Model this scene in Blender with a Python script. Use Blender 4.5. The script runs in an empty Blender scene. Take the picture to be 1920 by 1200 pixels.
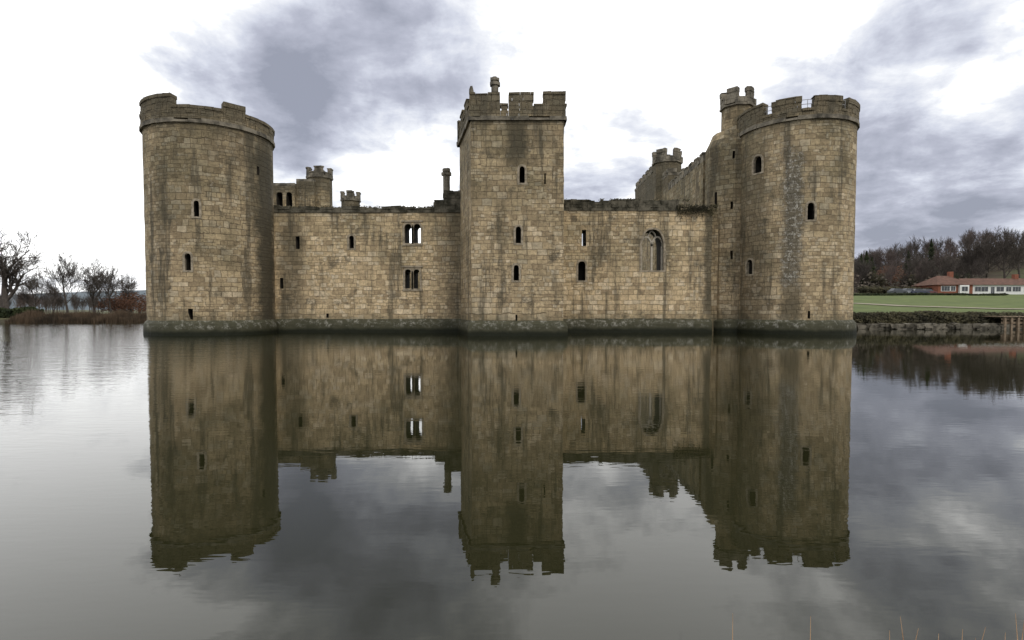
import bpy, bmesh, math, random
from mathutils import Vector, noise, Quaternion
random.seed(7)
R=random.random
def U(a,b): return a+(b-a)*random.random()
sc=bpy.context.scene
# ---------------------------------------------------------------- camera
F=1070.0; PITCH=math.radians(2.3); CY=623.0; H=1.65
cam=bpy.data.cameras.new("camera"); camo=bpy.data.objects.new("camera",cam)
sc.collection.objects.link(camo); camo.location=(0,0,H)
camo.rotation_euler=(math.radians(90)-PITCH,0,0)
cam.sensor_width=36; cam.lens=36*F/1920; cam.shift_y=(CY-600)/1920.0
cam.clip_start=0.05; cam.clip_end=5000
sc.camera=camo
cs,sn=math.cos(PITCH),math.sin(PITCH)
# survey helpers: bearings measured from the standpoint -> positions on real facades
def ray(px,py):
    dx=(px-960)/F; dy=(CY-py)/F
    return Vector((dx,cs+dy*sn,-sn+dy*cs))
def on_plane(px,py,Y):
    d=ray(px,py); t=Y/d.y
    return Vector((d.x*t,Y,H+d.z*t))
def on_cyl(px,py,cx,cy,r):
    d=ray(px,py); a=d.x**2+d.y**2; b=-2*(d.x*cx+d.y*cy); c=cx*cx+cy*cy-r*r
    D=b*b-4*a*c
    t=(-b-math.sqrt(D))/(2*a) if D>0 else -b/(2*a)
    return Vector((d.x*t,d.y*t,H+d.z*t))
def bearing(x,y,z):
    dep=y*cs-(z-H)*sn
    return 960+F*x/dep
# ---------------------------------------------------------------- node helpers
def newmat(name):
    m=bpy.data.materials.new(name); m.use_nodes=True
    nt=m.node_tree; nt.nodes.clear()
    out=nt.nodes.new('ShaderNodeOutputMaterial'); b=nt.nodes.new('ShaderNodeBsdfPrincipled')
    nt.links.new(b.outputs[0],out.inputs[0])
    b.inputs['Roughness'].default_value=0.9
    b.inputs['Specular IOR Level'].default_value=0.2
    return m,nt,b
class G:
    def __init__(s,nt): s.nt=nt
    def n(s,t,**k):
        x=s.nt.nodes.new(t)
        for a,v in k.items(): setattr(x,a,v)
        return x
    def put(s,inp,v):
        if isinstance(v,bpy.types.NodeSocket): s.nt.links.new(v,inp)
        elif isinstance(v,(int,float)) and inp.type in('RGBA',): inp.default_value=(v,v,v,1)
        elif isinstance(v,(tuple,list)) and inp.type=='RGBA' and len(v)==3: inp.default_value=(*v,1)
        else: inp.default_value=v
    def m(s,op,a,b=0.0,c=0.0,clamp=False):
        x=s.n('ShaderNodeMath',operation=op,use_clamp=clamp)
        s.put(x.inputs[0],a); s.put(x.inputs[1],b); s.put(x.inputs[2],c); return x.outputs[0]
    def vm(s,op,a,b=(0,0,0)):
        x=s.n('ShaderNodeVectorMath',operation=op); s.put(x.inputs[0],a)
        if op=='SCALE': s.put(x.inputs['Scale'],b)
        else: s.put(x.inputs[1],b)
        return x.outputs['Value'] if op in('DOT_PRODUCT','LENGTH') else x.outputs[0]
    def mix(s,f,a,b,bt='MIX'):
        x=s.n('ShaderNodeMix',data_type='RGBA',blend_type=bt)
        s.put(x.inputs[0],f); s.put(x.inputs[6],a); s.put(x.inputs[7],b); return x.outputs[2]
    def noise(s,v,scale,detail=4,rough=.55,dist=0.0):
        x=s.n('ShaderNodeTexNoise'); s.put(x.inputs['Vector'],v)
        x.inputs['Scale'].default_value=scale; x.inputs['Detail'].default_value=detail
        x.inputs['Roughness'].default_value=rough; x.inputs['Distortion'].default_value=dist
        return x.outputs
    def ss(s,v,a,b,o0=0.0,o1=1.0):
        x=s.n('ShaderNodeMapRange',interpolation_type='SMOOTHSTEP')
        s.put(x.inputs[0],v); 
        for i,q in enumerate((a,b,o0,o1)): s.put(x.inputs[i+1],q)
        return x.outputs[0]
    def ramp(s,v,stops):
        x=s.n('ShaderNodeValToRGB'); e=x.color_ramp.elements
        while len(e)<len(stops): e.new(0.5)
        for q,(p,c) in zip(e,stops): q.position=p; q.color=(*c,1)
        s.put(x.inputs[0],v); return x.outputs[0]
    def xyz(s,x,y,z):
        c=s.n('ShaderNodeCombineXYZ'); s.put(c.inputs[0],x); s.put(c.inputs[1],y); s.put(c.inputs[2],z); return c.outputs[0]
    def sep(s,v):
        c=s.n('ShaderNodeSeparateXYZ'); s.put(c.inputs[0],v); return c.outputs

def stone_mat(name,ztop=14.0,streaks=(),seed=0.0,grey=0.0,bright=1.0,darktop=1.0,rr=4.0):
    m,nt,b=newmat(name); g=G(nt)
    uv=g.n('ShaderNodeUVMap',uv_map='UVMap').outputs[0]
    uv=g.vm('ADD',uv,(seed*3.7,0,0))
    u,v,_=g.sep(uv)
    v1=g.noise(g.xyz(3.1+seed,v,0),0.9,2)[0]
    vv=g.m('ADD',v,g.m('MULTIPLY',v1,0.75))
    dn=g.noise(uv,1.5,4,.6)[1]
    d=g.vm('SCALE',g.vm('SUBTRACT',dn,(.5,.5,.5)),0.17)
    q=g.vm('ADD',g.xyz(u,vv,0),d)
    def brick(w,h,ms,off=(0,0,0)):
        x=g.n('ShaderNodeTexBrick'); g.put(x.inputs['Vector'],g.vm('ADD',q,off))
        x.offset=.5; x.offset_frequency=2; x.squash=.62; x.squash_frequency=3
        x.inputs['Color1'].default_value=(0,0,0,1); x.inputs['Color2'].default_value=(1,1,1,1)
        x.inputs['Mortar'].default_value=(.4,.4,.4,1)
        x.inputs['Scale'].default_value=1; x.inputs['Mortar Size'].default_value=ms
        x.inputs['Mortar Smooth'].default_value=.7; x.inputs['Bias'].default_value=0
        x.inputs['Brick Width'].default_value=w; x.inputs['Row Height'].default_value=h
        return x.outputs[0],x.outputs[1]
    ca,fa=brick(.62,.34,.018); cb,fb=brick(.42,.235,.015,(5.3,.1,0))
    sel=g.ss(g.noise(g.vm('ADD',uv,(9,seed,0)),.28,4)[0],.49,.52)
    col=g.mix(sel,ca,cb); mort=g.m('ADD',g.m('MULTIPLY',fa,g.m('SUBTRACT',1,sel)),g.m('MULTIPLY',fb,sel))
    tint=g.ramp(col,[(0,(.25,.195,.122)),(.18,(.33,.26,.163)),(.45,(.39,.31,.195)),(.66,(.45,.36,.225)),(.84,(.40,.34,.24)),(1,(.54,.45,.31))])
    # weathering: honey coloured below, darkened grey-brown above, very uneven
    big=g.noise(uv,.30,7,.68)[0]
    hz=g.ss(v,2.5,ztop*.8)
    wf=g.m('ADD',g.m('MULTIPLY',hz,.62),g.m('MULTIPLY',g.m('SUBTRACT',big,.5),4.0))
    wf=g.m('ADD',wf,.08+grey,clamp=True)
    greyc=g.mix(1.0,tint,(.47,.50,.49),'MULTIPLY')
    c=g.mix(g.m('MULTIPLY',wf,.92),tint,greyc)
    fn=g.noise(uv,4.0,10,.78)[0]
    c=g.mix(1.0,c,g.ramp(fn,[(.28,(.44,.42,.39)),(.5,(1,1,1)),(.72,(1.45,1.43,1.37))]),'MULTIPLY')
    st=g.noise(g.xyz(g.m('MULTIPLY',u,1.3),g.m('MULTIPLY',v,.12),seed),1.0,8,.7)[0]
    c=g.mix(g.m('MULTIPLY',g.ss(st,.50,.64),.80),c,(.082,.073,.052))
    bl=g.noise(g.vm('ADD',uv,(21,4,0)),.7,10,.78)[0]
    c=g.mix(g.m('MULTIPLY',g.ss(bl,.53,.65),.75),c,(.075,.068,.050))
    li=g.noise(g.vm('ADD',uv,(51,14,0)),1.9,10,.8)[0]
    c=g.mix(g.m('MULTIPLY',g.ss(li,.56,.66),.5),c,(.45,.42,.35))
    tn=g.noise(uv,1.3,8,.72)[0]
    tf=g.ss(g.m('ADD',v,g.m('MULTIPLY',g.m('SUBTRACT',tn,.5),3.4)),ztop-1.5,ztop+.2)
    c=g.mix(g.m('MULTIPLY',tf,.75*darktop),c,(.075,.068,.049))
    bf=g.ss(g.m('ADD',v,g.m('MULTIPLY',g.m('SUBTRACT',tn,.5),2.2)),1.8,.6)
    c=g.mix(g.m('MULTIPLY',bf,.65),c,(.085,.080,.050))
    for (u0,w,z0,z1,kind,k) in streaks:
        un=g.m('ADD',u,-seed*3.7)
        du=g.m('ABSOLUTE',g.m('SUBTRACT',un,u0))
        du=g.m('ADD',du,g.m('MULTIPLY',g.m('SUBTRACT',g.noise(uv,.9,8,.75)[0],.5),w*1.7))
        mk=g.m('MULTIPLY',g.ss(du,w,w*.35),g.m('MULTIPLY',g.ss(v,z0-.8,z0+.8),g.ss(v,z1+1.2,z1-1.2)))
        if kind=='dark':
            c=g.mix(g.m('MULTIPLY',mk,k),c,(.058,.053,.037))
        else:
            c=g.mix(g.m('MULTIPLY',mk,.8),c,(.08,.076,.060))
            sp=g.ss(g.noise(uv,3.0,10,.88)[0],.51,.58)
            c=g.mix(g.m('MULTIPLY',g.m('MULTIPLY',mk,sp),k),c,(.46,.45,.40))
    mf=g.ss(g.noise(uv,.9,5,.7)[0],.35,.65,.15,.65)
    c=g.mix(g.m('MULTIPLY',mort,mf),c,(.085,.068,.048))
    c=g.mix(1.0,c,(bright,bright*.975,bright*.94),'MULTIPLY')
    g.put(b.inputs['Base Color'],c)
    hgt=g.m('ADD',g.m('MULTIPLY',g.m('SUBTRACT',1,mort),.6),g.m('MULTIPLY',fn,.9))
    hgt=g.m('ADD',hgt,g.m('MULTIPLY',col,.45))
    bp=g.n('ShaderNodeBump'); bp.inputs['Strength'].default_value=1; bp.inputs['Distance'].default_value=.065
    g.put(bp.inputs['Height'],hgt); nt.links.new(bp.outputs[0],b.inputs['Normal'])
    return m
def simple_mat(name,c1,c2,scale=3,rough=.9,detail=6,bump=.02,spec=.2,lo=.35,hi=.65):
    m,nt,b=newmat(name); g=G(nt)
    tc=g.n('ShaderNodeTexCoord').outputs['Object']
    n=g.noise(tc,scale,detail,.65)[0]
    g.put(b.inputs['Base Color'],g.mix(g.ss(n,lo,hi),c1,c2))
    b.inputs['Roughness'].default_value=rough; b.inputs['Specular IOR Level'].default_value=spec
    if bump:
        bp=g.n('ShaderNodeBump'); bp.inputs['Distance'].default_value=bump; g.put(bp.inputs['Height'],n)
        nt.links.new(bp.outputs[0],b.inputs['Normal'])
    return m
# battered foot: green-black and wet at the water, lichen-flecked stone above
m,nt,b=newmat("wet_plinth_stone"); g=G(nt)
ob=g.n('ShaderNodeTexCoord').outputs['Object']; px_,py_,pz_=g.sep(ob)
base_=g.mix(g.noise(ob,1.2,8,.7)[0],(.030,.031,.017),(.095,.09,.055))
fl_=g.m('MULTIPLY',g.ss(g.noise(ob,2.3,10,.85)[0],.51,.60),g.ss(pz_,.30,.55))
cc_=g.mix(g.m('MULTIPLY',fl_,.7),base_,(.33,.32,.27))
cc_=g.mix(g.ss(g.m('ADD',pz_,g.m('MULTIPLY',g.noise(ob,1.5,5,.6)[0],.3)),.6,.3),cc_,(.014,.016,.008))
g.put(b.inputs['Base Color'],cc_); b.inputs['Roughness'].default_value=.7
bp=g.n('ShaderNodeBump'); bp.inputs['Distance'].default_value=.05; g.put(bp.inputs['Height'],g.noise(ob,2.5,8,.7)[0]); nt.links.new(bp.outputs[0],b.inputs['Normal'])
M_plinth=m
M_dark=simple_mat("painted_shade_interior",(.03,.027,.022),(.05,.045,.035),3)  # recess faces coloured near black to deepen the shade inside window openings
M_trim=simple_mat("dressed_stone",(.20,.17,.12),(.40,.34,.25),4,bump=.03)
M_blocks=simple_mat("parapet_stone",(.075,.068,.053),(.26,.23,.175),1.3,bump=.05,detail=10)
M_moss=simple_mat("mossy_coping",(.035,.033,.022),(.15,.135,.10),1.8,bump=.05,detail=9)
# ---------------------------------------------------------------- mesh helpers
def obj_from(name,verts,faces,mats,parent=None,mi=None,smooth=False):
    me=bpy.data.meshes.new(name); me.from_pydata([tuple(v) for v in verts],[],faces)
    for m in (mats if isinstance(mats,(list,tuple)) else [mats]): me.materials.append(m)
    if mi: me.polygons.foreach_set('material_index',mi)
    if smooth: me.polygons.foreach_set('use_smooth',[True]*len(me.polygons))
    me.update()
    o=bpy.data.objects.new(name,me); sc.collection.objects.link(o)
    if parent: o.parent=parent
    return o
def empty(name):
    e=bpy.data.objects.new(name,None); sc.collection.objects.link(e); return e
def subdiv_poly(pts,step):
    out=[]
    n=len(pts)
    for i in range(n):
        a=Vector(pts[i]); b=Vector(pts[(i+1)%n]); k=max(1,int((b-a).length/step))
        for j in range(k): out.append(a.lerp(b,j/k))
    return out
def prism(rings):
    v=[];f=[];n=len(rings[0][0])
    for pts,z in rings:
        for p in pts: v.append((p[0],p[1],z))
    for k in range(len(rings)-1):
        for i in range(n):
            j=(i+1)%n; f.append((k*n+i,k*n+j,(k+1)*n+j,(k+1)*n+i))
    f.append(tuple(range(n-1,-1,-1))); t=(len(rings)-1)*n; f.append(tuple(range(t,t+n)))
    return v,f
def circle(cx,cy,r,n=120): return [Vector((cx+r*math.cos(2*math.pi*i/n),cy+r*math.sin(2*math.pi*i/n))) for i in range(n)]
def uvmap(o,cyl=None):
    me=o.data
    if not me.uv_layers: me.uv_layers.new(name='UVMap')
    L=me.uv_layers[0].data
    for p in me.polygons:
        n=p.normal; c=p.center
        radial=False
        if cyl:
            rd=Vector((c.x-cyl[0],c.y-cyl[1],0)); 
            if rd.length>cyl[2]*.9 and abs(n.z)<.6 and n.dot(rd.normalized())>.75: radial=True
        if radial: a0=math.atan2(c.x-cyl[0],-(c.y-cyl[1]))
        for li in p.loop_indices:
            co=me.vertices[me.loops[li].vertex_index].co
            if radial:
                a=math.atan2(co.x-cyl[0],-(co.y-cyl[1]))
                while a-a0>math.pi: a-=2*math.pi
                while a-a0<-math.pi: a+=2*math.pi
                L[li].uv=(a*cyl[2],co.z)
            elif abs(n.z)>.7: L[li].uv=(co.x,co.y)
            elif abs(n.y)>=abs(n.x): L[li].uv=(co.x,co.z)
            else: L[li].uv=(co.y,co.z)
def rough(o,amp=.02,sc_=1.6):
    for v in o.data.vertices:
        nv=noise.noise_vector(v.co*sc_); n2=noise.noise_vector(v.co*6.1)
        v.co+=nv*amp+n2*amp*.6
def profile(w,h,kind):
    if kind=='slit': return [(-w/2,0),(w/2,0),(w/2,h),(-w/2,h)]
    pts=[(-w/2,0),(w/2,0)]
    rise=w*(.85 if kind=='gothic' else .6); sp=h-rise
    K=7
    for i in range(K+1):
        t=i/K; pts.append((w/2*max(0,math.cos(t*math.pi/2))**(.75),sp+rise*math.sin(t*math.pi/2)))
    for i in range(K-1,-1,-1):
        t=i/K; pts.append((-w/2*max(0,math.cos(t*math.pi/2))**(.75),sp+rise*math.sin(t*math.pi/2)))
    return pts
def extr(prof,p,nrm,a,b,z0):
    t=Vector((-nrm.y,nrm.x,0))
    v=[];n=len(prof)
    for s in (a,b):
        for x,z in prof:
            q=p+t*x+nrm*s; v.append((q.x,q.y,z0+z))
    f=[(i,(i+1)%n,n+(i+1)%n,n+i) for i in range(n)]
    f.append(tuple(range(n-1,-1,-1))); f.append(tuple(range(n,2*n)))
    return v,f
def cut(o,cutters):
    V=[];Fc=[]
    for v,f in cutters:
        k=len(V); V+=v; Fc+=[tuple(i+k for i in q) for q in f]
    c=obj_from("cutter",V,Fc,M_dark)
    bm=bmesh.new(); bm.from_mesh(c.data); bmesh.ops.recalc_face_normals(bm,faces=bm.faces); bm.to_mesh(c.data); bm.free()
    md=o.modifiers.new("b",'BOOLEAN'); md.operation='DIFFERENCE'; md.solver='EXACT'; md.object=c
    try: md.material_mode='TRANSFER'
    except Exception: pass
    dg=bpy.context.evaluated_depsgraph_get(); dg.update()
    me=bpy.data.meshes.new_from_object(o.evaluated_get(dg),depsgraph=dg)
    o.modifiers.clear(); o.data=me
    bpy.data.objects.remove(c)
def frame(V,Fc,p,nrm,w,h,z0,kind,t=.13,out=.03):
    ip=profile(w*.98,h,kind); op=profile(w+2*t,h+2*t*(.9),kind); op=[(x,z-t*.8) for x,z in op]
    tt=Vector((-nrm.y,nrm.x,0)); k=len(V); n=len(ip)
    for prof,s in((op,-.12),(op,out),(ip,out),(ip,-.18)):
        for x,z in prof:
            q=p+tt*x+nrm*s; V.append((q.x,q.y,z0+z))
    for r in range(3):
        for i in range(n):
            j=(i+1)%n; Fc.append((k+r*n+i,k+r*n+j,k+(r+1)*n+j,k+(r+1)*n+i))
castle=empty("castle")
def courses(name,path,closed,thick,z0,topfn,mat,blk=.55,ch=.30,jit=.018,cop=None,V=None,Fc=None,jt=.02):
    own=V is None
    if own: V=[];Fc=[]
    pts=[Vector(p) for p in path]
    if closed: pts.append(pts[0])
    seg=[0]
    for a,b in zip(pts,pts[1:]): seg.append(seg[-1]+(b-a).length)
    L=seg[-1]
    def at(s):
        s=max(0,min(L,s)); 
        for i in range(len(seg)-1):
            if s<=seg[i+1]+1e-9: break
        a,b=pts[i],pts[i+1]; d=(b-a).normalized()
        return a+d*(s-seg[i]),Vector((d.y,-d.x))
    corners=[s for i,s in enumerate(seg) if 0<i<len(seg)-1 and (pts[i]-pts[i-1]).normalized().dot((pts[i+1]-pts[i]).normalized())<.9]
    zc=z0;row=0
    zmax=max(topfn(at(L*i/400)[0],at(L*i/400)[1]) for i in range(401))
    def block(s0,s1,za,zb,o,g=.006):
        s0+=g;s1-=g
        if s1-s0<.05: return
        j=U(-jit,jit)+o; k=len(V)
        for s in (s0,s1):
            p,n=at(s+(0.0005 if s==s0 else -.0005))
            for off,zz in ((j,za),(j,zb+U(-jt,jt)),(-thick-abs(o),zb+U(-jt,jt)),(-thick-abs(o),za)):
                q=p+n*(off+U(-.008,.008)); V.append((q.x,q.y,zz))
        Fc.extend([(k,k+4,k+5,k+1),(k+1,k+5,k+6,k+2),(k+2,k+6,k+7,k+3),(k+3,k+7,k+4,k),(k,k+1,k+2,k+3),(k+4,k+7,k+6,k+5)])
    while zc<zmax-.03:
        h=ch*U(.85,1.15)
        s=-U(0,blk) if row else 0
        while s<L:
            e=s+blk*U(.6,1.45)
            for c in corners:
                if s<c<e: e=c
            a=max(0,s); b_=min(L,e)
            cuts=[a]; 
            st=.05; x=a; prev=topfn(*at(a+.001))
            while x<b_:
                x+=st; cur=topfn(*at(min(x,b_-.001)))
                if abs(cur-prev)>.15: cuts.append(min(x,b_)); 
                prev=cur
            cuts.append(b_)
            for a1,b1 in zip(cuts,cuts[1:]):
                if b1-a1<.04: continue
                top=topfn(*at((a1+b1)/2))
                if top>zc+.03:
                    zt=min(zc+h,top); 
                    if top-zt<.1: zt=top
                    last=zt>=top-.001
                    if last and R()<.12: zt-=U(.03,.13)
                    block(a1,b1,zc,zt-(0 if last else .008),(.05 if (cop and last) else 0))
            s=e
        zc+=h;row+=1
    if own:
        o=obj_from(name,V,Fc,mat,castle); uvmap(o); return o
# ---------------------------------------------------------------- drums
def zrows(z0,z1,st=.6):
    n=max(1,int((z1-z0)/st)); return [z0+(z1-z0)*i/n for i in range(n+1)]
LT=(-20.45,39.2,3.9); RT=(19.95,40.7,3.74)
def ucoord(T,px,py):
    p=on_cyl(px,py,*T); return math.atan2(p.x-T[0],-(p.y-T[1]))*T[2]
def drum(name,T,zc,mat,wins,merl,pz,backmerlon):
    cx,cy,r=T
    v,f=prism([(circle(cx,cy,r),z) for z in zrows(-1,zc)])
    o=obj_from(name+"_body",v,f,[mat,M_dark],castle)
    cuts=[];FV=[];FF=[]
    for (px,y0,y1,wpx,kind) in wins:
        a=on_cyl(px,y0,*T); b=on_cyl(px,y1,*T); n=Vector((a.x-cx,a.y-cy,0)).normalized()
        w=wpx/F*a.y/ max(.35,abs(n.dot(Vector((-a.x,-a.y,0)).normalized()))); w=min(w,.75)
        h=a.z-b.z; p=Vector((cx,cy,0))+n*r
        pr=profile(w,h,kind); cuts.append(extr(pr,p,n,-1.5,.4,b.z))
        if kind!='slit': frame(FV,FF,p,n,w,h,b.z,kind)
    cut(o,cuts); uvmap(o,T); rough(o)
    if FV: fo=obj_from(name+"_window_surrounds",FV,FF,M_trim,castle)
    v,f=prism([(circle(cx,cy,r+.24),-1),(circle(cx,cy,r+.22),.55),(circle(cx,cy,r+.18),.75),(circle(cx,cy,r+.003),.95)])
    o=obj_from(name+"_plinth",v,f,M_plinth,castle); rough(o,.03)
    cc=circle(cx,cy,r+.15,120)
    courses(name+"_string_course",cc,True,.5,zc-.12,lambda p,n:zc+.14,M_blocks,blk=.9,ch=.26,jit=.02)
    def top(p,n):
        if n.dot(Vector((-p.x,-p.y)).normalized())>-.02:
            q=bearing(p.x,p.y,zc+1)
            for a,b_,z in merl:
                if a<=q<=b_: return z
            return pz
        ang=math.atan2(p.y-cy,p.x-cx)
        return pz+(backmerlon if math.sin(ang*9)>.0 else 0)
    courses(name+"_parapet",circle(cx,cy,r+.08,120),True,.55,zc+.14,top,mat,cop=True)
cz=lambda T,px,py:on_cyl(px,py,*T).z
zLT=cz(LT,360,226); zRT=cz(RT,1500,221)
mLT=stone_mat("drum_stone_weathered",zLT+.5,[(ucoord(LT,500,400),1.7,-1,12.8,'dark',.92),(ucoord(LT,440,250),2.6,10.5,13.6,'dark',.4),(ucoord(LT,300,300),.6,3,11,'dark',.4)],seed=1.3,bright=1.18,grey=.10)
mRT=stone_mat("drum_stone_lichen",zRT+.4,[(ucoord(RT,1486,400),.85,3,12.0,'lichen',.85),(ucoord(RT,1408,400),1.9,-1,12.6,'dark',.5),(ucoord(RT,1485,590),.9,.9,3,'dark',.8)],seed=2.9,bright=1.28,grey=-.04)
drum("west_drum",LT,zLT,mLT,[(368,376,406,9,'arch'),(352,475,507,10,'arch'),(357,579,599,8,'slit'),(484,312,328,4,'slit')],
     [(200,320,cz(LT,296,177)),(418,460,cz(LT,440,196))],cz(LT,360,197),.0)
drum("east_drum",RT,zRT,mRT,[(1421,293,324,14,'arch'),(1521,380,412,12,'arch'),(1406,487,514,10,'arch'),(1517,583,597,4,'slit')],
     [(1360,1430,cz(RT,1425,196)),(1446,1503,cz(RT,1475,185)),(1525,1579,cz(RT,1552,179)),(1590,1640,cz(RT,1598,187))],cz(RT,1512,203),.75)
# ---------------------------------------------------------------- square mid tower
YW=40.5
fl=on_plane(883,400,35.3); fr=on_plane(1057,400,35.3); bl=on_plane(862,400,40.9)
SQ=[(fl.x,35.3),(fr.x,35.3),(fr.x-.02,40.9),(bl.x,40.9)]
zq=lambda py,Y=35.2:on_plane(970,py,Y).z
zSQ=zq(222)
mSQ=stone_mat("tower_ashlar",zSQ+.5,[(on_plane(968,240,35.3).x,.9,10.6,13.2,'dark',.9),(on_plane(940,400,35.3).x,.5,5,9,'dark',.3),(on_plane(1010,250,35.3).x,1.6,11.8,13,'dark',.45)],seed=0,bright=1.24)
def offs(poly,d):
    out=[]
    n=len(poly)
    for i in range(n):
        p=Vector(poly[i]); a=(p-Vector(poly[i-1])).normalized(); b=(Vector(poly[(i+1)%n])-p).normalized()
        na=Vector((a.y,-a.x)); nb=Vector((b.y,-b.x)); m=(na+nb); m/=max(.3,m.dot(na))
        out.append(p+m*d)
    return out
P=subdiv_poly(SQ,1.0)
v,f=prism([(P,z) for z in zrows(-1,zSQ)])
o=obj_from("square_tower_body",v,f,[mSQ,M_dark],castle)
cuts=[];FV=[];FF=[]
def flatwin(Y,px,y0,y1,wpx,kind,deep=-1.5,fr=True):
    a=on_plane(px,y0,Y); b=on_plane(px,y1,Y); n=Vector((0,-1,0)); w=wpx/F*Y; h=a.z-b.z
    p=Vector((a.x,Y,0)); cuts.append(extr(profile(w,h,kind),p,n,deep,.4,b.z))
    if fr and kind!='slit': frame(FV,FF,p,n,w,h,b.z,kind)
for q in [(979,312,343,10,'arch'),(1022,325,345,3,'slit'),(972,425,456,10,'arch'),(968,497,526,10,'arch'),(968,590,604,3.5,'slit')]: flatwin(35.3,*q)
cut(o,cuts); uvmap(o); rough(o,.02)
obj_from("square_tower_window_surrounds",FV,FF,M_trim,castle)
v,f=prism([(offs(SQ,d),z) for d,z in((.26,-1),(.24,.55),(.2,.75),(.004,.95))])
o=obj_from("square_tower_plinth",v,f,M_plinth,castle)
courses("square_tower_string_course",offs(SQ,.15),True,.5,zSQ-.1,lambda p,n:zSQ+.14,M_blocks,blk=.9,ch=.24)
mer=zq(173); low=zq(194)
def sqtop(p,n):
    if n.y<-.5:
        q=bearing(p.x,p.y,14.5)
        for a,b_,z in ((0,937,mer),(952,1000,mer),(1017,1100,mer+.05)):
            if a<=q<=b_: return z
        return low
    s=(p.y*1.0)%2.2
    return mer if s>.8 else low
courses("square_tower_parapet",offs(SQ,.10),True,.5,zSQ+.14,sqtop,mSQ,cop=True)
def turret(name,cx,cy,r,z0,z1,mat,n=8,merl=0,cap=True,nm=5,flare=.12):
    ph=math.pi/8
    c=[Vector((cx+r*math.cos(ph+2*math.pi*i/n),cy+r*math.sin(ph+2*math.pi*i/n))) for i in range(n)]
    v,f=prism([(subdiv_poly(c,.6),z) for z in zrows(z0,z1,.7 if z1-z0>2 else .4)])
    o=obj_from(name+"_shaft",v,f,mat,castle); uvmap(o); rough(o,.018)
    c2=offs(c,flare); courses(name+"_string",c2,True,min(.35,r*.8),z1-.02,lambda p,n:z1+.18,M_blocks,blk=.6,ch=.2)
    if merl:
        def top(p,nn):
            a=math.atan2(p.y-cy,p.x-cx)
            return z1+.55+(merl if math.sin(a*nm+.6)>-.15 else 0)
        courses(name+"_parapet",offs(c,flare*.7),True,.35,z1+.18,top,M_blocks,blk=.45,ch=.26,cop=True)
p=on_plane(928,147,36.6)
turret("square_tower_chimney",p.x,36.6,.24,zSQ,p.z-.45,M_blocks,merl=0,flare=.1)
turret("square_tower_chimney_cap",p.x,36.6,.2,p.z-.26,p.z-.16,M_blocks,merl=0,flare=.09)
ppx=fl.x+.06
v,f=prism([([Vector(q) for q in ((ppx-s*.16,35.32),(ppx+s*.1,35.28),(ppx+s*.12,35.6),(ppx-s*.14,35.6))],z) for z,s in ((mer-.05,1),(mer+.22,.95),(mer+.42,.5))])
obj_from("corner_pinnacle",v,f,M_blocks,castle)
# ---------------------------------------------------------------- curtain walls
def curtain(name,x0,x1,ztop,mat,wins,thick=2.0):
    global cuts,FV,FF
    cuts=[];FV=[];FF=[]
    poly=subdiv_poly([(x0,YW),(x1,YW),(x1,YW+thick),(x0,YW+thick)],1.0)
    v,f=prism([(poly,z) for z in zrows(-1,ztop,.8)])
    o=obj_from(name,v,f,[mat,M_trim],castle)
    for w in wins: flatwin(YW,*w)
    cut(o,cuts); uvmap(o); rough(o,.018)
    if FV: obj_from(name+"_window_surrounds",FV,FF,M_trim,castle)
    v,f=prism([(subdiv_poly([(x0,YW-d),(x1,YW-d),(x1,YW+.5),(x0,YW+.5)],.9),z) for d,z in((.32,-1),(.28,.6),(.2,.78),(.004,.98))])
    o=obj_from(name+"_plinth",v,f,M_plinth,castle); rough(o,.04)
zWL=on_plane(700,388,YW).z; zWR=on_plane(1160,375,YW).z
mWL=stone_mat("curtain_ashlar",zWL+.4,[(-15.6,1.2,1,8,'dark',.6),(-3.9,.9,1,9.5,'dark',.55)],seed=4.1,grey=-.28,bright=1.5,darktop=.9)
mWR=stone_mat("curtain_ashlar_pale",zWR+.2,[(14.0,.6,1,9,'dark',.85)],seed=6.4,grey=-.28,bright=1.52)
xl0=-17.2; xl1=-3.5
curtain("curtain_wall_with_twin_lights",xl0,xl1,zWL-.4,mWL,[(558,443,467,7,'slit'),(659,442,466,9,'arch',-1.2),
  (765,420,456,13.5,'arch',-3),(782,420,456,13.5,'arch',-3),(765,505,541,12,'arch',-3),(781,505,541,12,'arch',-3),(528,521,541,6,'slit',-1.2),(614,588,596,4,'slit',-1.)])
z355=on_plane(845,357,YW).z; z374=on_plane(820,374,YW).z
def wl_top(p,n):
    q=bearing(p.x,p.y,9)
    if n.y>-.5: q=500
    if q>830: return z355
    if q>812: return z374
    return zWL+.07*math.sin(p.x*2.1)+ (.1 if q<545 else 0)
courses("curtain_coping",[(xl0,YW-.06),(xl1+.1,YW-.06)],False,1.0,zWL-.4,wl_top,M_moss,blk=.5,ch=.26,jt=.04,jit=.04)
p=on_plane(837,318,41.1)
turret("wall_chimney",p.x,41.1,.26,z355-.1,p.z-.4,M_blocks,flare=.1)
turret("wall_chimney_cap",p.x,41.1,.2,p.z-.22,p.z-.12,M_blocks,flare=.08)
xr0=3.2; xr1=on_plane(1326,500,YW).x+.3
curtain("curtain_wall_with_gothic_window",xr0,xr1,zWR-.75,mWR,[(1095,431,461,8,'slit',-3),(1091,490,526,14,'arch',-1.3),(1224,430,507,42,'gothic',-3),(1227,597,603,3,'slit',-1.)])
def wr_top(p,n):
    q=bearing(p.x,p.y,9)
    if q>1272: return zWR-.6+.1*math.sin(p.x*3)
    return zWR+.05*math.sin(p.x*1.7)
courses("curtain_coping_mossy",[(xr0,YW-.06),(xr1,YW-.06)],False,1.0,zWR-.75,wr_top,M_moss,blk=.5,ch=.24,jt=.04,jit=.04)
V=[];Fc=[]
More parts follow.
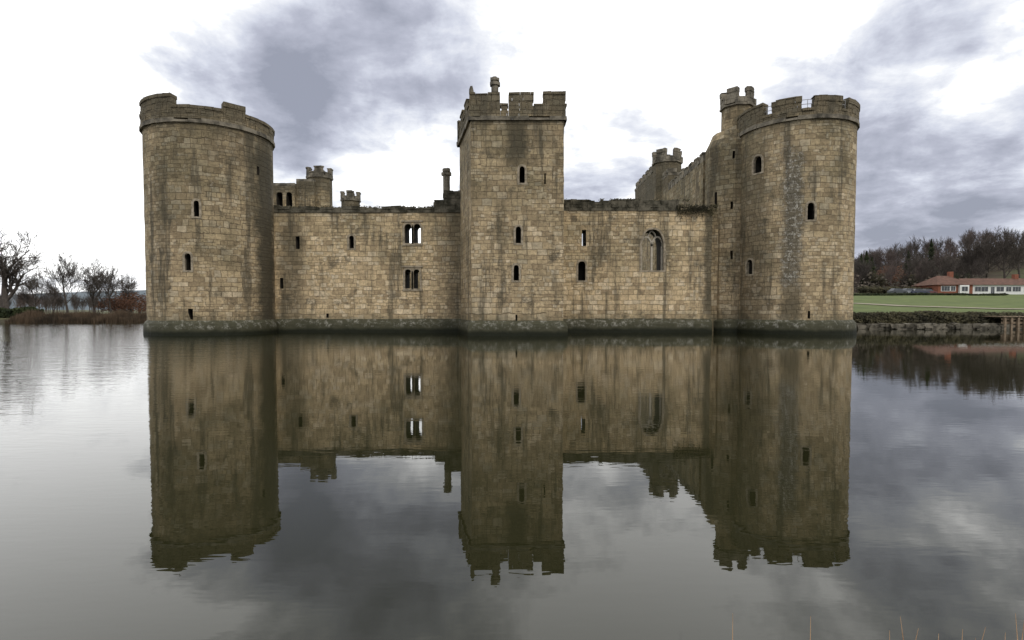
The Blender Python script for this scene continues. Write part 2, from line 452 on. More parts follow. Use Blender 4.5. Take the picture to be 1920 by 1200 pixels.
def bar(a,b,w=.09,d=.16,Y=YW+.35):
    a=Vector(a);b=Vector(b);t=(b-a).normalized();s=Vector((-t.y,t.x))*w/2;k=len(V)
    for y in (Y,Y+d):
        for q in (a+s,a-s,b-s,b+s): V.append((q.x,y,q.y))
    Fc.extend([(k,k+1,k+2,k+3),(k+7,k+6,k+5,k+4)]+[(k+i,k+4+i,k+4+(i+1)%4,k+(i+1)%4) for i in range(4)])
g0=on_plane(1224,507,YW); g1=on_plane(1224,430,YW); gw=42/F*YW; gh=g1.z-g0.z
cxg=g0.x; zs=g0.z+gh*.60
bar((cxg,g0.z),(cxg,zs+.15),.14)
for s in(-1,1):
    pts=[(cxg+s*(gw*.25+gw*.25*math.cos(t)),zs+gw*.42*math.sin(t)) for t in [math.pi*i/8 for i in range(9)]]
    for a,b_ in zip(pts,pts[1:]): bar(a,b_,.11)
    bar((cxg+s*gw*.46,g0.z),(cxg+s*gw*.46,zs),.10)
    pts=[(cxg+s*gw*.48*(1-t)*1.0*t*1.4,zs+.3+gh*.28*t) for t in [i/6 for i in range(7)]]
    for a,b_ in zip(pts,pts[1:]): bar(a,b_,.08,.15,YW+.37)
obj_from("window_tracery",V,Fc,simple_mat("pale_tracery_stone",(.40,.36,.28),(.55,.50,.41),4,bump=.02),castle)
V=[];Fc=[]
for y0,y1 in((420,456),(505,541)):
    a=on_plane(756,y0-4,YW);b_=on_plane(791,y0-4,YW)
    bar((a.x-.1,a.z+.05),(b_.x+.1,a.z+.05),.12,.2,YW-.09)
    c=on_plane(756,y1+3,YW); bar((a.x-.05,c.z),(b_.x+.05,c.z),.12,.2,YW-.08)
obj_from("twin_light_mouldings",V,Fc,M_trim,castle)
# ---------------------------------------------------------------- stair turret beside the east drum
mT=stone_mat("turret_stone",17,[(0,40,-1,16,'dark',.2)],seed=8.2,grey=.06,bright=1.15)
cxT=on_plane(1372,400,42.6).x
def octa(cx,cy,r): return [Vector((cx+r*math.cos(math.pi/12+2*math.pi*i/12),cy+r*math.sin(math.pi/12+2*math.pi*i/12))) for i in range(12)]
rows=[]
base=subdiv_poly(octa(cxT,42.6,1.9),.7)
for z in zrows(-1,13.4,.6): rows.append((base,z))
for z,r_ in((13.9,1.75),(14.5,1.5)): rows.append(([Vector((cxT+.1,42.6))+(q-Vector((cxT,42.6)))*(r_/1.9) for q in base],z))
v,f=prism(rows)
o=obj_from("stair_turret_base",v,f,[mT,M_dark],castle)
cuts=[];FV=[];FF=[]
for px,y0,y1,w in((1342,360,395,6),(1372,378,392,4),(1340,440,460,5),(1376,283,297,4),(1336,520,534,4),(1372,470,486,4)):
    a=on_cyl(px,y0,cxT,42.6,1.85);b_=on_cyl(px,y1,cxT,42.6,1.85);n=Vector((a.x-cxT,a.y-42.6,0)).normalized()
    cuts.append(extr(profile(w/F*42,a.z-b_.z,'slit'),Vector((a.x,a.y,0)),n,-.9,.4,b_.z))
cut(o,cuts); uvmap(o,(cxT,42.6,1.8)); rough(o,.025)
v,f=prism([(circle(cxT,42.6,2.1,40),-1),(circle(cxT,42.6,2.1,40),.8),(circle(cxT,42.6,1.8,40),1.0)])
obj_from("stair_turret_plinth",v,f,M_plinth,castle)
ct=on_plane(1383,200,42.9); zt=on_plane(1383,205,42.9).z
turret("stair_turret",ct.x,42.9,1.13,13.5,zt,mT,merl=.7,nm=5,flare=.13)
v,f=prism([(subdiv_poly([(xr1-.5,41.2),(cxT,41.6),(cxT,43.2),(xr1-.5,43.0)],.8),z) for z in zrows(-1,8.9,.8)])
o=obj_from("link_wall",v,f,mT,castle); uvmap(o); rough(o,.03)
# ---------------------------------------------------------------- inner ranges, far walls, gatehouse turrets
mB=stone_mat("inner_range_stone",14,[],seed=11,grey=.05,bright=1.15)
def block_wall(name,pts,z,merl=0,per=1.7,wins=None,mat=None):
    v,f=prism([(subdiv_poly(pts,1.2),zz) for zz in zrows(.3,z,1.0)])
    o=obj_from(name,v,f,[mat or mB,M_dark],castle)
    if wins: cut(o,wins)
    uvmap(o); rough(o,.03)
    def top(p,n):
        s=(p.x+p.y)%per
        return z+.25+(merl if s>per*.38 else 0)
    courses(name+"_parapet",pts,True,.45,z-.01,top,M_blocks,blk=.6,ch=.27,cop=bool(merl))
def P2(px,Y): return (px-960)/F*Y
wcut=[]
for px in (524,542):
    a=on_plane(px,360,58);b_=on_plane(px,388,58); wcut.append(extr(profile(.62,a.z-b_.z,'arch'),Vector((a.x,58,0)),Vector((0,-1,0)),-1.2,.4,b_.z))
za=on_plane(540,343,58).z-.25
block_wall("inner_range",[(P2(470,58),58),(P2(556,58),58),(P2(556,58),62),(P2(470,58),62)],za,0,wins=wcut)
block_wall("inner_range_tall",[(P2(556,58)+.02,58.4),(P2(590,58),58.4),(P2(590,58),61.5),(P2(556,58)+.02,61.5)],za+.5,0)
tc=P2(603,60); turret("postern_turret",tc,60,1.25,.5,on_plane(603,336,60).z,mB,merl=.55,nm=4,flare=.1)
tc=P2(660,70); turret("gatehouse_turret",tc,70,1.1,.5,on_plane(660,378,70).z,mB,merl=.6,nm=4,flare=.12)
zb=lambda px,py,Y:on_plane(px,py,Y).z
block_wall("south_range",[(14.9,45),(17.4,45),(17.4,56),(15.2,56)],zb(1320,296,46)-.5,.45,1.6)
block_wall("south_range_far",[(15.3,62),(18,62),(18,73),(15.6,73)],zb(1200,340,70)-.6,.6,2.0)
block_wall("south_range_middle",[(15.2,56.02),(17.8,56.02),(17.8,61.98),(15.3,61.98)],zb(1290,322,56)-.3,.4,1.5)
turret("south_turret",P2(1248,59.5),59.5,1.42,.5,zb(1248,306,59),mB,merl=.75,nm=5,flare=.14)
block_wall("rear_curtain",[(-19,78),(19,78),(19,79.8),(-19,79.8)],7.6,.0)
block_wall("flank_curtain",[(-21.6,43),(-19.8,43),(-19.8,78),(-21.6,78)],8.0,0)
block_wall("flank_curtain_far",[(19.2,46),(21,46),(21,78),(19.2,78)],8.0,0)
M_grass=simple_mat("court_grass",(.05,.07,.025),(.09,.11,.04),2)
v,f=prism([([Vector(q) for q in ((-21,42.3),(20.5,42.3),(20.5,79.5),(-21,79.5))],z) for z in (-1,.85)])
obj_from("courtyard_ground",v,f,M_grass,castle)
# ---------------------------------------------------------------- terrain
def sst(a,b,x):
    t=max(0,min(1,(x-a)/(b-a))); return t*t*(3-2*t)
def yb(x):
    l=70+1.2*math.sin(x*.13); r=48.2+.5*math.sin(x*.3)
    return l+(96-l)*sst(-42,-32,x)-(96-r)*sst(24,28.2,x)
def terr(x,y):
    b=yb(x)
    if y<b-1.5 and y>2.6: return -1.2
    if y<=2.6: return -1.2+1.35*sst(2.3,1.2,y)
    e=sst(b-1.2,b+1.4,y)
    right=sst(10,30,x)
    crest=.55+.45*right
    z=-1.0+e*(1.0+crest)
    d=max(0,y-b-1.4)
    z+=right*min(d,110)*.046
    hill=sst(150,250,y)*sst(70,260,x-.15*(y-200))*21+sst(150,230,y)*4*right
    z+=hill*sst(40,100,x)
    z+=.25*noise.noise(Vector((x*.05,y*.05,0)))*e*min(1,d/10)
    z+=sst(230,600,y)*8*right
    return z
xs=sorted(set([-1600,-1200,-900,-700,-500,-400,-300,-240,-200,-170,-150]+[-130+2*i for i in range(146)]+[165,180,195,210,230,250,280,320,400,500,700,900,1200,1600]))
ys=sorted(set([-300,-100,-40,-15,-5]+[-2+.5*i for i in range(12)]+[6,20,35]+[44+.6*i for i in range(16)]+[54,57,60,64]+[66+.6*i for i in range(14)]+[76,78,82,86,90,92]+[93+i for i in range(8)]+[105+5*i for i in range(34)]+[290,320,360,420,500,600,800,1100,1600,2500]))
V=[(x,y,terr(x,y)) for y in ys for x in xs]; nx=len(xs)
Fc=[(j*nx+i,j*nx+i+1,(j+1)*nx+i+1,(j+1)*nx+i) for j in range(len(ys)-1) for i in range(nx-1)]
m,nt,b=newmat("grass_and_earth"); g=G(nt)
at=g.n('ShaderNodeAttribute',attribute_name='col').outputs[0]
ob=g.n('ShaderNodeTexCoord').outputs['Object']
nn=g.noise(ob,.35,9,.7)[0]
g.put(b.inputs['Base Color'],g.mix(1,at,g.ramp(nn,[(.3,(.6,.62,.6)),(.7,(1.35,1.3,1.3))]),'MULTIPLY'))
ground=obj_from("ground",V,Fc,m,smooth=True)
ca=ground.data.color_attributes.new('col','FLOAT_COLOR','POINT')
for i,v in enumerate(V):
    x,y,z=v; b_=yb(x)
    c=Vector((.085,.085,.04))
    if x>20:
        c=Vector((.105,.135,.038)) if y>b_+1.5 else Vector((.03,.028,.018))
        h=sst(148,160,y); c=c.lerp(Vector((.075,.06,.04)),h)
        if y>165 and x/y>.86 and y<205: c=Vector((.075,.085,.04))
    elif y<b_+1: c=Vector((.05,.045,.028))
    if y<4: c=Vector((.06,.055,.03))
    ca.data[i].color=(*c,1)
M_path=simple_mat("gravel_path",(.26,.22,.16),(.34,.30,.23),2)
pp=[(44,102),(48,84),(49.5,72),(55,64.5),(66,60),(92,57)]
V=[];Fc=[]
for i in range(61):
    t=i/60*(len(pp)-1.0001); k=int(t); f_=t-k; a=Vector(pp[k]);b_=Vector(pp[k+1])
    c=a.lerp(b_,f_); dr=(b_-a).normalized(); nn_=Vector((-dr.y,dr.x))
    for w in(-1.0,-.3,.3,1.0):
        q=c+nn_*w; V.append((q.x,q.y,terr(q.x,q.y)+.07))
Fc=[(4*i+j,4*i+4+j,4*i+5+j,4*i+1+j) for i in range(60) for j in range(3)]
obj_from("gravel_path",V,Fc,M_path)
V=[];Fc=[]
for i in range(121):
    x=-2600+i*30
    h=34+14*noise.noise(Vector((x*.0016,3,0)))+5*noise.noise(Vector((x*.012,8,0)))
    V+= [(x,1100,-2),(x,1250,h*.7),(x,1500,h*1.25)]
Fc=[(3*i+j,3*i+3+j,3*i+4+j,3*i+1+j) for i in range(120) for j in range(2)]
obj_from("distant_hills",V,Fc,simple_mat("hazy_hill",(.10,.125,.14),(.14,.165,.18),.02,bump=0),smooth=True)  # blue-grey colour stands in for distance haze
# ---------------------------------------------------------------- water
m,nt,b=newmat("moat_water"); g=G(nt)
b.inputs['Base Color'].default_value=(.018,.018,.007,1); b.inputs['Roughness'].default_value=.008
b.inputs['IOR'].default_value=1.41; b.inputs['Specular IOR Level'].default_value=.5
ob=g.n('ShaderNodeTexCoord').outputs['Object']
x_,y_,z_=g.sep(ob)
n1=g.noise(g.xyz(g.m('MULTIPLY',x_,.55),g.m('MULTIPLY',y_,1.5),0),1.3,3,.5)[0]
n2=g.noise(g.xyz(g.m('MULTIPLY',x_,1.0),g.m('MULTIPLY',y_,3.2),4),3.0,2,.5)[0]
breeze=g.ss(g.noise(ob,.06,2)[0],.42,.62)
left=g.ss(x_,-4,-18)
amp=g.m('ADD',g.m('MULTIPLY',breeze,.2),g.m('ADD',.08,g.m('MULTIPLY',left,2.0)))
hh=g.m('MULTIPLY',g.m('ADD',n1,g.m('MULTIPLY',n2,.55)),amp)
bp=g.n('ShaderNodeBump'); bp.inputs['Strength'].default_value=1; bp.inputs['Distance'].default_value=.010
g.put(bp.inputs['Height'],hh); nt.links.new(bp.outputs[0],b.inputs['Normal'])
obj_from("water",[(-140,-20,0),(110,-20,0),(110,120,0),(-140,120,0)],[(0,1,2,3)],m)
# ---------------------------------------------------------------- trees
def tube(V,Fc,pts,rad,ns):
    k=len(V)
    for i,p in enumerate(pts):
        d=(pts[min(i+1,len(pts)-1)]-pts[max(i-1,0)]).normalized()
        a=d.orthogonal().normalized(); c=d.cross(a)
        for j in range(ns):
            t=2*math.pi*j/ns; V.append(p+(a*math.cos(t)+c*math.sin(t))*rad[i])
    for i in range(len(pts)-1):
        for j in range(ns):
            Fc.append((k+i*ns+j,k+i*ns+(j+1)%ns,k+(i+1)*ns+(j+1)%ns,k+(i+1)*ns+j))
def grow(V,Fc,p,d,L,r,lev,maxl,up,spread,minr):
    n=5 if lev==0 else (4 if lev<3 else 3)
    pts=[p.copy()];rad=[r]; q=p.copy(); dd=d.copy()
    for i in range(n):
        dd=(dd+Vector((U(-1,1),U(-1,1),U(-.6,.9)))*(.10 if lev==0 else .24)+Vector((0,0,up))*.12).normalized()
        q=q+dd*L/n; pts.append(q.copy()); rad.append(max(minr,r*(1-.62*(i+1)/n)))
    tube(V,Fc,pts,rad,6 if lev==0 else (4 if lev<3 else 3))
    if lev>=maxl: return
    kids=[9,7,5,5,4][lev]
    for c in range(kids):
        t=(.28 if lev==0 else .22)+(.72 if lev==0 else .78)*(c+R())/kids
        t=min(t,1); f=t*n; i=min(int(f),n-1); pos=pts[i].lerp(pts[i+1],f-i)
        ax=(pts[i+1]-pts[i]).normalized(); a=ax.orthogonal().normalized(); a.rotate(Quaternion(ax,U(0,6.283)))
        s=spread*U(.7,1.25)
        nd=(ax*math.cos(s)+a*math.sin(s)).normalized()
        rr=max(minr,r*(1-.62*t)*U(.5,.72))
        grow(V,Fc,pos,nd,L*U(.48,.72)*(1.15-.4*t),rr,lev+1,maxl,up,spread,minr)
M_bark=simple_mat("winter_bark",(.055,.046,.04),(.10,.085,.072),4,bump=0)
M_twig=simple_mat("ruddy_twigs",(.085,.066,.058),(.14,.108,.095),.6,bump=0)
def tree_mesh(name,Ht,up,spread,maxl,minr,mat,tr=.03,trunkfrac=.6):
    V=[];Fc=[]
    grow(V,Fc,Vector((0,0,-.3)),Vector((U(-.05,.05),U(-.05,.05),1)),Ht*trunkfrac,Ht*tr,0,maxl,up,spread,minr)
    zm=max(v.z for v in V); s=Ht/zm
    me=bpy.data.meshes.new(name); me.from_pydata([tuple(v*s) for v in V],[],Fc); me.materials.append(mat)
    return me
def place(me,name,x,y,s,parent=None,z=None,rot=None):
    o=bpy.data.objects.new(name,me); sc.collection.objects.link(o)
    o.location=(x,y,(terr(x,y) if z is None else z)-.1); o.rotation_euler=(0,0,U(0,6.28) if rot is None else rot); o.scale=(s,s,s*U(.92,1.08))
    if parent: o.parent=parent
    return o
oak=[tree_mesh("oak%d"%i,10,.35,.82,4,.016,M_bark,.034,.5) for i in range(2)]
ash=[tree_mesh("ash%d"%i,10,.8,.68,4,.016,M_bark,.02,.58) for i in range(2)]
wood=[tree_mesh("w%d"%i,10,1.1,.55,3,.024,M_twig if i%2 else M_bark,.02,.65) for i in range(4)]
for px,Y,s,k in((10,74,1.18,0),(-45,80,1.2,1)): place(oak[k],"oak_tree",P2(px,Y),Y,s)
for px,Y,s,k in((66,84,.75,0),(128,88,.98,1),(178,86,.88,0),(208,84,.76,1),(236,92,.72,0),(100,94,.6,0)): place(ash[k],"bare_tree",P2(px,Y),Y,s)
for px,Y,s,k in((1770,165,1.3,0),(1720,172,1.15,1),(1845,180,1.65,1),(1880,176,1.8,0),(1908,190,1.5,1),(1820,186,1.45,0),(1800,165,1.0,1)): place(ash[k],"bare_tree",P2(px,Y),Y,s)
wl=empty("woodland")
for i in range(230):
    Y=U(160,262); px=U(1560,2060)
    if px>1850 and Y<200: continue
    s=U(.75,1.2)*(.85 if Y<185 else 1.05)
    place(random.choice(wood),"wood_tree",P2(px,Y),Y,s,wl)
for i in range(120):
    Y=U(180,260); px=U(-120,250)
    place(random.choice(wood),"wood_tree",P2(px,Y),Y,U(.45,.8),wl)
def scatter(name,n,fn,size,mat,flat=False):
    V=[];Fc=[]
    for i in range(n):
        p,s=fn(); k=len(V)
        a=Vector((U(-1,1),U(-1,1),U(-1,1))).normalized(); b_=a.orthogonal().normalized(); s*=size
        V+= [p+a*s,p+b_*s,p-a*s,p-b_*s*.6]; Fc.append((k,k+1,k+2,k+3))
    return obj_from(name,V,Fc,mat)
def under():
    Y=U(158,255); px=U(1560,2050)
    while px>1850 and Y<200: Y=U(158,255); px=U(1560,2050)
    x=P2(px,Y); return Vector((x,Y,terr(x,Y)+abs(random.gauss(0,1.9)))),U(.4,1)
scatter("undergrowth",22000,under,.5,simple_mat("undergrowth_brown",(.05,.046,.035),(.12,.098,.075),.12,bump=0))
def hedge(name,x0,x1,y0,y1,h,n,mat,size=.22):
    def fn():
        x=U(x0,x1);y=U(y0,y1); hh=h*(.8+.35*noise.noise(Vector((x*.4,y*.4,2)))+.25*noise.noise(Vector((x*1.7,1,2))))
        return Vector((x,y,terr(x,y)+U(0,1)**.6*hh)),U(.5,1)
    return scatter(name,n,fn,size,mat)
M_hedge=simple_mat("evergreen_leaves",(.018,.026,.012),(.05,.06,.025),.8,bump=0)
M_bramble=simple_mat("bramble",(.03,.028,.018),(.085,.075,.04),.8,bump=0)
M_copper=simple_mat("copper_leaves",(.09,.045,.028),(.15,.078,.048),.5,bump=0)
hedge("hedge",P2(-60,72),P2(52,72),71.5,74.5,1.5,9000,M_hedge)
hedge("bank_scrub",27.5,60,48.2,50.2,.45,10000,M_bramble,.15)
hedge("hedge",P2(1640,120),P2(1990,120),133,134.2,.55,4000,M_hedge,.25)
hedge("hedge",P2(1600,158),P2(1770,158),152,157,2.0,6000,M_bramble,.35)
# low rubble revetment at the water's edge
def rub(name,x0,x1,n):
    V=[];Fc=[]
    for i in range(n):
        x=U(x0,x1); y=yb(x)-U(.1,.9); s=U(.15,.38); z=U(-.1,.35); k=len(V)
        for a in(-1,1):
            for b_ in(-1,1):
                for c in(-1,1): V.append((x+a*s*U(.7,1.1),y+b_*s*U(.5,.9),z+c*s*U(.35,.6)))
        Fc+=[(k,k+1,k+3,k+2),(k+4,k+6,k+7,k+5),(k,k+4,k+5,k+1),(k+2,k+3,k+7,k+6),(k,k+2,k+6,k+4),(k+1,k+5,k+7,k+3)]
    return obj_from(name,V,Fc,simple_mat("bank_rubble",(.05,.046,.035),(.20,.18,.14),1.7,bump=.03))
rub("stone_revetment",28,43,420)
# weeds rooted in the wall heads
def weeds():
    if R()<.45:
        x=U(on_plane(1268,390,YW).x,xr1+.3); t=abs(random.gauss(0,.35)); return Vector((x,YW-.08-U(0,.12),zWR-.45-t+U(0,.15))),U(.4,1)
    if R()<.5:
        x=U(xr0,xr1-1.5); 
        if noise.noise(Vector((x*1.3,5,0)))<.0: x=U(7,9)
        return Vector((x,YW+U(-.1,.7),zWR+U(0,.1))),U(.4,1)
    x=U(xl0+1,xl1-2); return Vector((x,YW+U(-.1,.7),zWL+U(-.02,.10)*(1 if noise.noise(Vector((x*1.1,9,0)))>0 else .2))),U(.3,.9)
scatter("wall_ivy",2600,weeds,.075,M_bramble).parent=castle
def crown(cx,cy,r,h,z0=.5):
    def fn():
        while True:
            v=Vector((U(-1,1),U(-1,1),U(-1,1)))
            if v.length<1+.5*noise.noise(v*2.3+Vector((cx,0,0))): break
        return Vector((cx+v.x*r,cy+v.y*r,terr(cx,cy)+z0+h/2+v.z*h/2)),U(.5,1)
    return fn
def leafy(name,px,Y,r,h,mat,n=3500,s=.2,z0=.6):
    e=empty(name); x=P2(px,Y)
    o=scatter("crown",n,crown(x,Y,r,h,z0),s,mat); o.parent=e
    V=[];Fc=[]; z=terr(x,Y)
    tube(V,Fc,[Vector((x,Y,z-.2)),Vector((x+.1,Y,z+z0+h*.3)),Vector((x,Y,z+h*.8))],[.2,.14,.03],6)
    for i in range(9):
        a=U(0,6.28); zz=z+z0+h*U(.05,.6); tube(V,Fc,[Vector((x,Y,zz-.3)),Vector((x+math.cos(a)*r*.7,Y+math.sin(a)*r*.7,zz+h*.25))],[.07,.02],4)
    t=obj_from("trunk",V,Fc,M_bark); t.parent=e
for px,Y,r,h in((245,90,3.2,3.2),(215,88,2.2,2.2),(262,95,3,3)): leafy("copper_shrub",px,Y,r,h,M_copper,1600,.12)
for px,Y,r,h,mm in((1668,170,4,7.0,M_copper),(1652,176,4,5.5,M_copper),(1712,166,3.2,4.5,M_bramble),(1640,165,3,5,M_bramble),(1800,172,3,4.5,M_hedge)): leafy("copper_beech_tree" if mm is M_copper else "bushy_tree",px,Y,r,h,mm,1800,.26)
def pine(px,Y,h):
    x=P2(px,Y); z=terr(x,Y); e=empty("pine_tree"); V=[];Fc=[]
    tube(V,Fc,[Vector((x,Y,z)),Vector((x,Y,z+h))],[.22,.03],6); t=obj_from("trunk",V,Fc,M_bark); t.parent=e
    def fn():
        t=R()**.8; rr=(1-t)*h*.22*(1+.3*math.sin(t*40))*U(.3,1); a=U(0,6.28)
        return Vector((x+rr*math.cos(a),Y+rr*math.sin(a),z+h*(.12+.88*t)-rr*.25)),U(.5,1)
    o=scatter("needles",2500,fn,.28,M_hedge); o.parent=e
for q in((1622,172,12),(1632,176,10),(1612,180,11),(1700,200,10),(1742,215,12)): pine(*q)
def reeds(name,n,fn,mat,w=.02):
    V=[];Fc=[]
    for i in range(n):
        x,y,z,h=fn(); a=U(0,3.14); l=U(-.22,.22)*h; l2=U(-.1,.1)*h; c,s=math.cos(a)*w,math.sin(a)*w; k=len(V)
        V+=[(x-c,y-s,z),(x+c,y+s,z),(x+c*.8+l*.4,y+s*.8+l2*.4,z+h*.6),(x-c*.8+l*.4,y-s*.8+l2*.4,z+h*.6),(x+l,y+l2,z+h)]
        Fc+=[(k,k+1,k+2,k+3),(k+3,k+2,k+4)]
    return obj_from(name,V,Fc,mat)
M_reed=simple_mat("dry_reed",(.045,.035,.024),(.12,.085,.055),.5,bump=0)
def rf():
    x=U(P2(45,71),P2(285,71)); y=yb(x)+U(-.5,2.6); return x,y,max(-.1,terr(x,y)-.1),U(.5,1.05)*(1+.6*noise.noise(Vector((x*.5,0,0))))
reeds("reed_bed",9000,rf,M_reed,.03)
def rf2():
    x=U(28,46); y=yb(x)+U(-.6,1.6); return x,y,max(-.1,terr(x,y)-.1),U(.15,.5)
reeds("bank_grass",4000,rf2,M_bramble,.02)
V=[];Fc=[]
for (px,top,px2) in((1374,1150,1381),(1520,1155,1513),(1688,1156,1712),(1722,1178,1700),(1760,1188,1752),(1829,1196,1850),(1848,1176,1822),(1904,1150,1915),(1921,1160,1912),(1885,1186,1893),(1668,1182,1676),(1805,1180,1800)):
    d=ray(px,top); t=2.45/d.y; a=Vector((d.x*t,2.45,H+d.z*t)); b_=Vector((P2(px2,2.3),2.25,-.05)); mm=a.lerp(b_,.5)+Vector((U(-.015,.015),0,.03))
    tube(V,Fc,[b_,mm,a],[.0035,.0028,.0008],5)
obj_from("reed_stems",V,Fc,simple_mat("reed_stem",(.22,.13,.07),(.36,.24,.14),8,bump=0))
# safety rails in the east drum crenels
V=[];Fc=[]
def rimpt(px,z):
    p=on_cyl(px,205,RT[0],RT[1],RT[2]-.1); return Vector((p.x,p.y,z))
zr=cz(RT,1512,203)
for a_,b_ in((1428,1448),(1501,1527),(1578,1591)):
    for dz in(.3,.58): tube(V,Fc,[rimpt(a_,zr+dz),rimpt((a_+b_)/2,zr+dz),rimpt(b_,zr+dz)],[.02]*3,5)
    mpt=rimpt((a_+b_)/2,zr-.05); tube(V,Fc,[mpt,mpt+Vector((0,0,.65))],[.02,.02],5)
obj_from("safety_rails",V,Fc,simple_mat("galvanised_steel",(.3,.3,.3),(.4,.4,.4),3,rough=.5,bump=0),castle)
# ---------------------------------------------------------------- bungalow, cars, jetty
M_white=simple_mat("white_render",(.72,.72,.70),(.80,.80,.78),1,bump=0)
M_brick=simple_mat("red_brick",(.20,.075,.048),(.27,.11,.07),3,bump=0)
M_tile=simple_mat("clay_tiles",(.10,.06,.045),(.17,.095,.07),1.5,bump=.02)
M_glass=simple_mat("window_glass",(.03,.035,.04),(.05,.055,.06),1,rough=.1,bump=0,spec=.6)
hb=empty("bungalow")
def bx(name,x0,x1,y0,y1,z0,z1,mat,par):
    v,f=prism([([Vector(q) for q in((x0,y0),(x1,y0),(x1,y1),(x0,y1))],z) for z in(z0,z1)])
    return obj_from(name,v,f,mat,par)
def hip(name,x0,x1,y0,y1,z0,z1,ins,mat,par):
    ym=(y0+y1)/2; v=[(x0,y0,z0),(x1,y0,z0),(x1,y1,z0),(x0,y1,z0),(x0+ins,ym,z1),(x1-ins,ym,z1)]
    obj_from(name,v,[(0,1,5,4),(1,2,5),(2,3,4,5),(3,0,4),(0,3,2,1)],mat,par)
Yh=150; hz=terr(118,Yh)-.1; x0=P2(1757,Yh);xm=P2(1822,Yh);x2=P2(1990,Yh)
bx("brick_wing",x0,xm,Yh,Yh+9,hz-1,hz+2.6,M_brick,hb); hip("brick_wing_roof",x0-.6,xm+.3,Yh-.6,Yh+9.6,hz+2.6,hz+5.2,3.6,M_tile,hb)
bx("white_wing",xm+.02,x2,Yh+1,Yh+8,hz-1,hz+2.6,M_white,hb); hip("white_wing_roof",xm-1.5,x2+.5,Yh+.4,Yh+8.6,hz+2.6,hz+4.5,1.2,M_tile,hb)
bx("bay",P2(1795,Yh),P2(1812,Yh),Yh-.6,Yh-.02,hz-.5,hz+2.5,M_white,hb)
bx("chimney",P2(1800,Yh),P2(1800,Yh)+1,Yh+4,Yh+5,hz+4.3,hz+6.3,M_brick,hb)
bx("chimney_white_wing",P2(1925,Yh),P2(1925,Yh)+1,Yh+4,Yh+5,hz+4,hz+5.6,M_brick,hb)
def window(xc,y,w,z0,z1,i):
    bx("window_frame_%d"%i,xc-w/2-.1,xc+w/2+.1,y-.06,y-.005,z0-.1,z1+.1,M_white,hb)
    n=max(2,int(w/.7)); 
    for k in range(n):
        a=xc-w/2+w*k/n+.04; b_=xc-w/2+w*(k+1)/n-.04
        bx("pane_%d_%d"%(i,k),a,b_,y-.09,y-.065,z0,z1,M_glass,hb)
i=0
for px,w in((1771,2.2),(1785,1.2)): window(P2(px,Yh),Yh,w,hz+1,hz+2.2,i); i+=1
window(P2(1803.5,Yh),Yh-.6,1.6,hz+.9,hz+2.1,i); i+=1
for px,w in((1835,1.6),(1848,1.8),(1863,1.0),(1877,2.0),(1893,1.4),(1908,2.2),(1930,2),(1955,2)):
    window(P2(px,Yh)+.3,Yh+1,w,hz+(.9 if w>1.1 else .1),hz+2.1,i); i+=1
def car(px,Y,colr,rot):
    e=empty("parked_car"); x=P2(px,Y); z=terr(x,Y)
    pm=simple_mat("car_paint",colr,tuple(c*1.2 for c in colr),1,rough=.3,bump=0,spec=.6)
    side=[(-2.1,.35),(2.1,.35),(2.12,.75),(1.9,.88),(1.1,.98),(-2.0,.98),(-2.12,.8)]
    cab=[(-1.75,.98),(1.05,.98),(.45,1.45),(-1.3,1.47)]
    def ex(prof,w,mat,nm,w2=None):
        w2=w2 or w; n=len(prof); v=[(a,-(w if i<2 or len(prof)>4 else w2),b) for i,(a,b) in enumerate(prof)]+[(a,(w if i<2 or len(prof)>4 else w2),b) for i,(a,b) in enumerate(prof)]
        f=[(i,(i+1)%n,n+(i+1)%n,n+i) for i in range(n)]+[tuple(range(n-1,-1,-1)),tuple(range(n,2*n))]
        o=obj_from(nm,v,f,mat,e); return o
    ex(side,.85,pm,"body"); ex(cab,.8,M_glass,"windows",.66); ex([(-1.28,1.475),(.42,1.455),(.36,1.50),(-1.2,1.53)],.65,pm,"roof")
    rb=simple_mat("tyre",(.02,.02,.02),(.03,.03,.03),1,bump=0)
    for wx in(-1.35,1.3):
        for wy in(-.78,.78):
            V=[];Fc=[]; n=14
            for s in(-.11,.11):
                for k in range(n): V.append((wx+.33*math.cos(2*math.pi*k/n),wy+s,.33+.33*math.sin(2*math.pi*k/n)))
            Fc=[(k,(k+1)%n,n+(k+1)%n,n+k) for k in range(n)]+[tuple(range(n)),tuple(range(2*n-1,n-1,-1))]
            obj_from("wheel",V,Fc,rb,e)
    e.location=(x,Y,z); e.rotation_euler=(0,0,rot)
car(1681,146,(.04,.045,.05),.1); car(1703,147,(.25,.26,.28),.15); car(1722,146,(.03,.035,.06),-.05); car(1738,149,(.09,.02,.02),.2)
M_wood=simple_mat("weathered_oak",(.16,.12,.08),(.30,.23,.16),3,bump=.02)
jt=empty("wooden_jetty"); xj=P2(1872,47.5)
for k in range(9):
    x=xj+k*.55; bx("post_%d"%k,x,x+.16,46.9,47.06,-1.2,.95+U(-.05,.05),M_wood,jt)
for k,z in enumerate((.25,.55,.85)): bx("rail_%d"%k,xj-.1,xj+5,47.065,47.12,z-.09,z+.09,M_wood,jt)
for k in range(12): bx("deck_%d"%k,xj-.15+k*.42,xj+.24+k*.42,46.85,48.9,1.02,1.08,M_wood,jt)
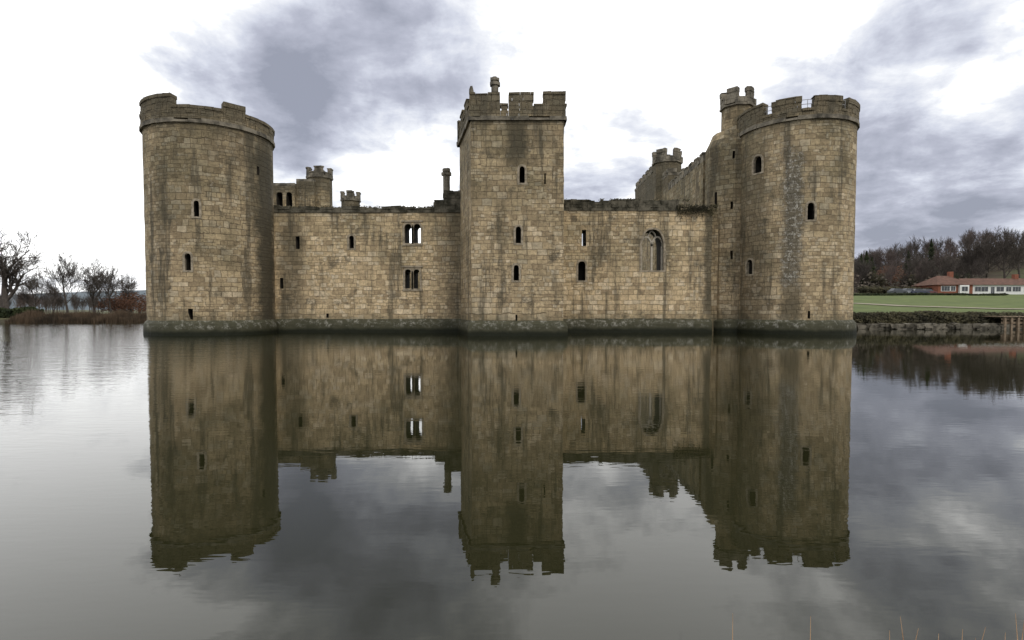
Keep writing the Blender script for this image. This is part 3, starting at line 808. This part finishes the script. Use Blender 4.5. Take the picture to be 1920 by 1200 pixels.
# ---------------------------------------------------------------- sky
w=bpy.data.worlds.new("World"); sc.world=w; w.use_nodes=True; nt=w.node_tree; nt.nodes.clear(); g=G(nt)
out=g.n('ShaderNodeOutputWorld'); bg=g.n('ShaderNodeBackground'); bg.inputs[1].default_value=.1
nt.links.new(bg.outputs[0],out.inputs[0])
SE=math.radians(38); AZ=math.radians(150)
sky=g.n('ShaderNodeTexSky',sky_type='NISHITA'); sky.sun_disc=False; sky.sun_elevation=SE; sky.sun_rotation=AZ
d=g.n('ShaderNodeTexCoord').outputs['Generated']
dx,dy,dz=g.sep(d)
den=g.m('ADD',g.m('MAXIMUM',dz,0),.20)
pl=g.xyz(g.m('DIVIDE',dx,den),g.m('DIVIDE',dy,den),0)
n1=g.noise(g.vm('ADD',pl,(3.3,1.2,0)),1.5,10,.58,.25)[0]
n2=g.noise(g.vm('ADD',pl,(13.3,7.2,0)),3.6,10,.60,.35)[0]
n3=g.noise(g.vm('ADD',d,(1.3,2.2,4)),4.6,9,.58,.2)[0]
val=g.m('ADD',g.m('MULTIPLY',g.m('SUBTRACT',n1,.5),1.05),g.m('MULTIPLY',g.m('SUBTRACT',n2,.5),.7))
val=g.m('ADD',val,g.m('MULTIPLY',g.m('SUBTRACT',n3,.5),.8))
def blob(px,py,rad,k):
    global val
    v=ray(px,py).normalized()
    dt=g.vm('DOT_PRODUCT',d,tuple(v)); a=math.cos(math.radians(rad)); 
    val=g.m('ADD',val,g.m('MULTIPLY',g.ss(dt,a,1),k))
blob(430,90,11,.11); blob(620,130,15,.18); blob(780,110,9,.12); blob(580,230,7,.11); blob(480,20,9,.03)
blob(1480,80,12,.09); blob(1790,150,13,.07); blob(1850,390,12,.20); blob(1660,390,10,.17); blob(1900,30,9,.07); blob(1130,320,9,.10)
blob(120,220,18,-.15); blob(150,40,14,-.12); blob(1150,110,15,-.13); blob(720,330,8,-.17); blob(1720,245,7,-.20); blob(1880,230,6,-.16)
val=g.m('ADD',val,g.ss(dy,.1,-.7,0,.06))  # greyer unseen cloud behind the camera, added to dim the castle front
cl=g.ramp(g.m('ADD',val,.435),[(.28,(1.9,1.9,1.89)),(.40,(1.30,1.31,1.34)),(.49,(.95,.97,1.02)),(.59,(.72,.75,.85)),(.70,(.52,.54,.64)),(.88,(.34,.36,.44))])
cl=g.vm('SCALE',cl,10.0)
mx=g.mix(.94,sky.outputs[0],cl)
g.put(bg.inputs[0],mx)
sun=bpy.data.lights.new("sun",'SUN'); so=bpy.data.objects.new("sun",sun); sc.collection.objects.link(so)
sun.energy=.95; sun.angle=math.radians(12); sun.color=(1,.92,.80)
dirv=Vector((math.sin(AZ)*math.cos(SE),math.cos(AZ)*math.cos(SE),math.sin(SE)))
so.rotation_euler=dirv.to_track_quat('Z','Y').to_euler(); so.location=(30,-30,60)
sc.view_settings.view_transform='Standard'; sc.view_settings.look='None'; sc.view_settings.exposure=0
